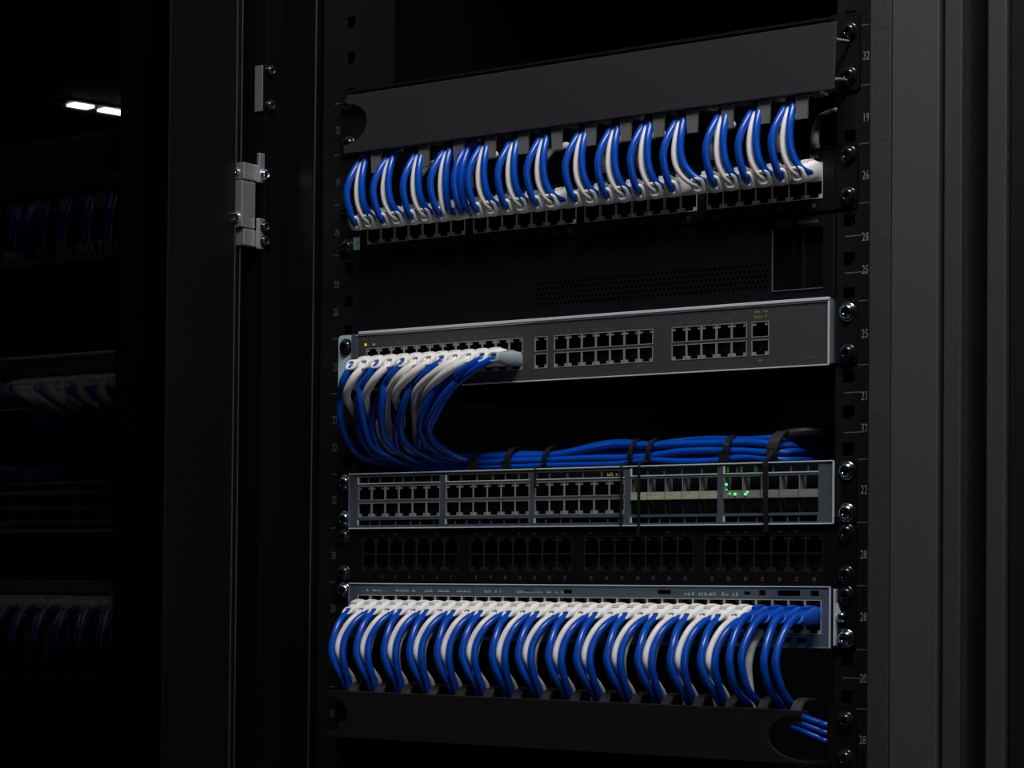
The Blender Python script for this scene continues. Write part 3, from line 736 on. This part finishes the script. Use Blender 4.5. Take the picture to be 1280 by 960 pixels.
# middle switch: twelve cables drooping from the lower ports, then turning into the rack
F0 = [(-199.5, -31, 91.5), (-208.0, -35, 81.6), (-216.0, -29, 67.6), (-221.0, -20, 51.6), (-222, -9, 32.5), (-214.0, 8, 19.5), (-180, 26, 14)]
F1 = [(-63.3, -32, 92.5), (-80.0, -36, 84.4), (-104.0, -29, 69.4), (-127.0, -20, 48.2), (-144, -9, 31.1), (-144.8, 8, 20.8), (-112, 26, 16)]
seq = 'BWBWBWWBWWBB'
for i in range(12):
    t_ = i / 11; px = MIDCOLS[i]
    pts = []
    for a, c_ in zip(F0, F1): pts.append([a[j] * (1 - t_) + c_[j] * t_ for j in range(3)])
    pts[0][0] = px - 0.5; pts[1][0] = pts[1][0] * .6 + (px - 5) * .4
    jr = random.Random(i + 9)
    white = seq[i] == 'W'
    for j in range(3, 6): pts[j][0] += jr.uniform(-2.5, 2.5)
    for j in (2, 3, 4): pts[j][1] += jr.uniform(-2, 2)
    if white:
        for j, dy, dx in ((1, -2.5, 0), (2, -2, 0), (3, 6, 3), (4, 12, 4), (5, 12, 6), (6, 8, 8)): pts[j][1] += dy; pts[j][0] += dx
    pts = [(px, -25, 94.2)] + [tuple(p) for p in pts]
    o = ORD[i]
    cable((px, 95.6 if i < 11 else 94.0), B_C if i == 11 else B_M, pts, 'white_pvc' if white else 'blue_pvc',
          (f'white patch cable at the {o} plug from the left, middle switch' if white else f'blue patch cable at the {o} plug from the left, middle switch') if i < 11 else 'blue cable with a clear translucent boot, rightmost plug of the middle switch',
          'cables drooping from the middle switch', by=-4.6, r=3.3 if white else 3.0)
for i, (x0, xb) in enumerate(((-186, -188), (-160, -170), (-133, -151), (-105, -131), (-90, -122))):
    loose([(x0, -28, 86), (x0 - 5, -33, 76), ((x0 - 8 + xb) / 2, -32, 62), (xb - 6, -24, 44), (xb - 8, -12, 30), (xb + 2, 4, 19), (xb + 16, 20, 14)], 'blue_pvc',
          f'rear blue cable tucked behind the droop, {ORD[i]} from the left, middle switch', 'rear cables drooping from the middle switch')

# the bundle lying on the silver switch
def bund(pts, label, mt='blue_pvc', r=2.9): loose(pts, mt, label, 'blue cables bundled on the silver switch', r)
bz = [(0, 10.6), (0, 16.4), (1, 22.0), (6, 11.5), (6, 18.0), (6, 24.0), (11, 11), (11, 20)]
desc = ['lowest front', 'middle front', 'top front', 'low second-row', 'middle second-row', 'high second-row', 'low back-row', 'high back-row']
for i, (dy, z) in enumerate(bz):
    rr_ = random.Random(i + 70); pts = []
    xs = [-172 + i * 5, -140, -100, -66, -30, 6, 30, 56, 84, 112, 140, 165, 185, 206, 222]
    for j, x in enumerate(xs):
        wob = 1.1 if x < 0 else 2.0
        yy = 12 + dy * .9 + rr_.uniform(-.6, .6); zz = z + rr_.uniform(-wob, wob) * (0.6 if x < 0 else 1)
        if x < 0 : zz = 10.4 + (z - 10.4) * .70 + rr_.uniform(-.4, .4)
        if 20 < x < 120 and i in (2, 5): zz += 2.2
        if x > 170: yy += (x - 170) * 1.5
        zz = max(zz, 10.2)
        pts.append((x, yy, zz))
    pts.append((250, 60 + dy, z + 6))
    bund(pts, f'{desc[i]} cable of the blue bundle lying on the silver switch')
# ties
TIE = [(-104, 0), (-72, 0), (-36, 1), (44, 1), (60, 2), (128, 0)]
tl = ['first', 'second', 'third', 'fourth', 'fifth', 'sixth']
def oval(x, yc, zc, ry, rz, n=20, tilt=0): return [(x + tilt * math.sin(2 * math.pi * k / n), yc + ry * math.cos(2 * math.pi * k / n), zc + rz * math.sin(2 * math.pi * k / n)) for k in range(n + 1)]
def band(path, wdt, th, mt):
    b = MB(); n = len(path); vs = []
    for i, p in enumerate(path):
        p = Vector(p); a = Vector(path[max(i - 1, 0)]); c = Vector(path[min(i + 1, n - 1)]); t = (c - a).normalized()
        sd = Vector((1, 0, 0)); nn = t.cross(sd).normalized()
        for u, v_ in ((-1, -1), (1, -1), (1, 1), (-1, 1)): vs.append(p + sd * u * wdt / 2 + nn * v_ * th / 2)
    fs = []
    for i in range(n - 1):
        for k in range(4): k2 = (k + 1) % 4; fs.append((i * 4 + k, i * 4 + k2, (i + 1) * 4 + k2, (i + 1) * 4 + k))
    b.add(vs, fs, mt); b.add(vs[:4], [(3, 2, 1, 0)], mt); b.add(vs[-4:], [(0, 1, 2, 3)], mt); return b
for i, (x, kind) in enumerate(TIE):
    top = 21.5 if x < 0 else 25
    b = band(oval(x, 16.5, (8 + top) / 2 + 1, 11.5, (top - 8) / 2 + 3.2, tilt=1.5), 5 if kind == 0 else 3.6, 1.2, 'tie_black')
    if kind == 0: b.box(x - 4, x + 4, 2.5, 6, 9, 15, 'tie_black')
    if kind:
        c_ = band([(x, 5, 12), (x, -1, 9.8), (x, -6, 9.2), (x + .3, -7.4, 6), (x + .5, -7.4, -2), (x + .3, -7.4, -8 if x < 0 else -30 - kind * 8)], 1.3 + kind * .3, 0.8, 'tie_black')
        b.add(c_.v, c_.f, 'tie_black')
    single('cable_tie', b, (x, 16, 8), ('black tie around the blue bundle' if kind == 0 else 'black tie around the bundle with a tail hanging over the switch') + f', {tl[i]} from the left', 'cable tie', 'ties around the blue bundle')
# wide hook and loop strap with its tail over the right end
b = band(oval(168, 18, 18, 13, 13, tilt=3), 9, 1.6, 'hook_dark')
c_ = band([(168, 5, 16), (168.5, -2, 10.5), (169, -6.6, 9), (169.3, -7.6, 4), (169.6, -7.4, -20), (170, -7.0, -44)], 3.6, 1.0, 'tie_black'); b.add(c_.v, c_.f, 'tie_black')
c_ = band([(160, 14, 31), (170, 20, 32)], 1, 1, 'tie_black')
c_.v = []; 
single('cable_strap', b, (168, 18, 5), 'broad black strap around the right end of the blue bundle, its tail hanging down', 'cable strap')
sl = MB(); sl.tube(spline([(172, 20, 29), (186, 24, 30.5), (200, 34, 30), (212, 48, 26), (225, 66, 20)]), 4.0, 'hook_dark', 12)
single('cable_sleeve', sl, (172, 20, 29), 'dark sleeved cable arching back from the strap into the rack', 'cable')

# ------------------------------------------------------------ ceiling light seen through the smoked glass
cl = Thing('ceiling_light', (-4966, 4262, 1560), 'bright two part tube light on the ceiling, seen far off through the door glass', 'ceiling light')
A, Bp = Vector((-4987, 4166, 1592)), Vector((-4944, 4362, 1592))
Bq = Vector((-4925, 4450, 1592))
d = (Bp - A).normalized(); n2 = Vector((-d.y, d.x, 0))
def bar(b, p, q, w0, z0, z1, mt):
    vs = [p + n2 * w0, q + n2 * w0, q - n2 * w0, p - n2 * w0]
    vv = [(v.x, v.y, z0) for v in vs] + [(v.x, v.y, z1) for v in vs]
    b.add(vv, [(3, 2, 1, 0), (4, 5, 6, 7), (0, 1, 5, 4), (1, 2, 6, 5), (2, 3, 7, 6), (3, 0, 4, 7)], mt)
L = (Bp - A).length
b = MB(); bar(b, A, A + d * L * .40, 26, 1592, 1600, 'lamp_diffuser'); cl.part('diffuser', b)
b = MB(); bar(b, A + d * L * .62, Bq + d * 60, 26, 1592, 1600, 'lamp_diffuser'); cl.part('diffuser', b)
b = MB(); bar(b, A - d * 20, Bq + d * 80, 40, 1600, 1609.8, 'lamp_body'); cl.part('housing', b)
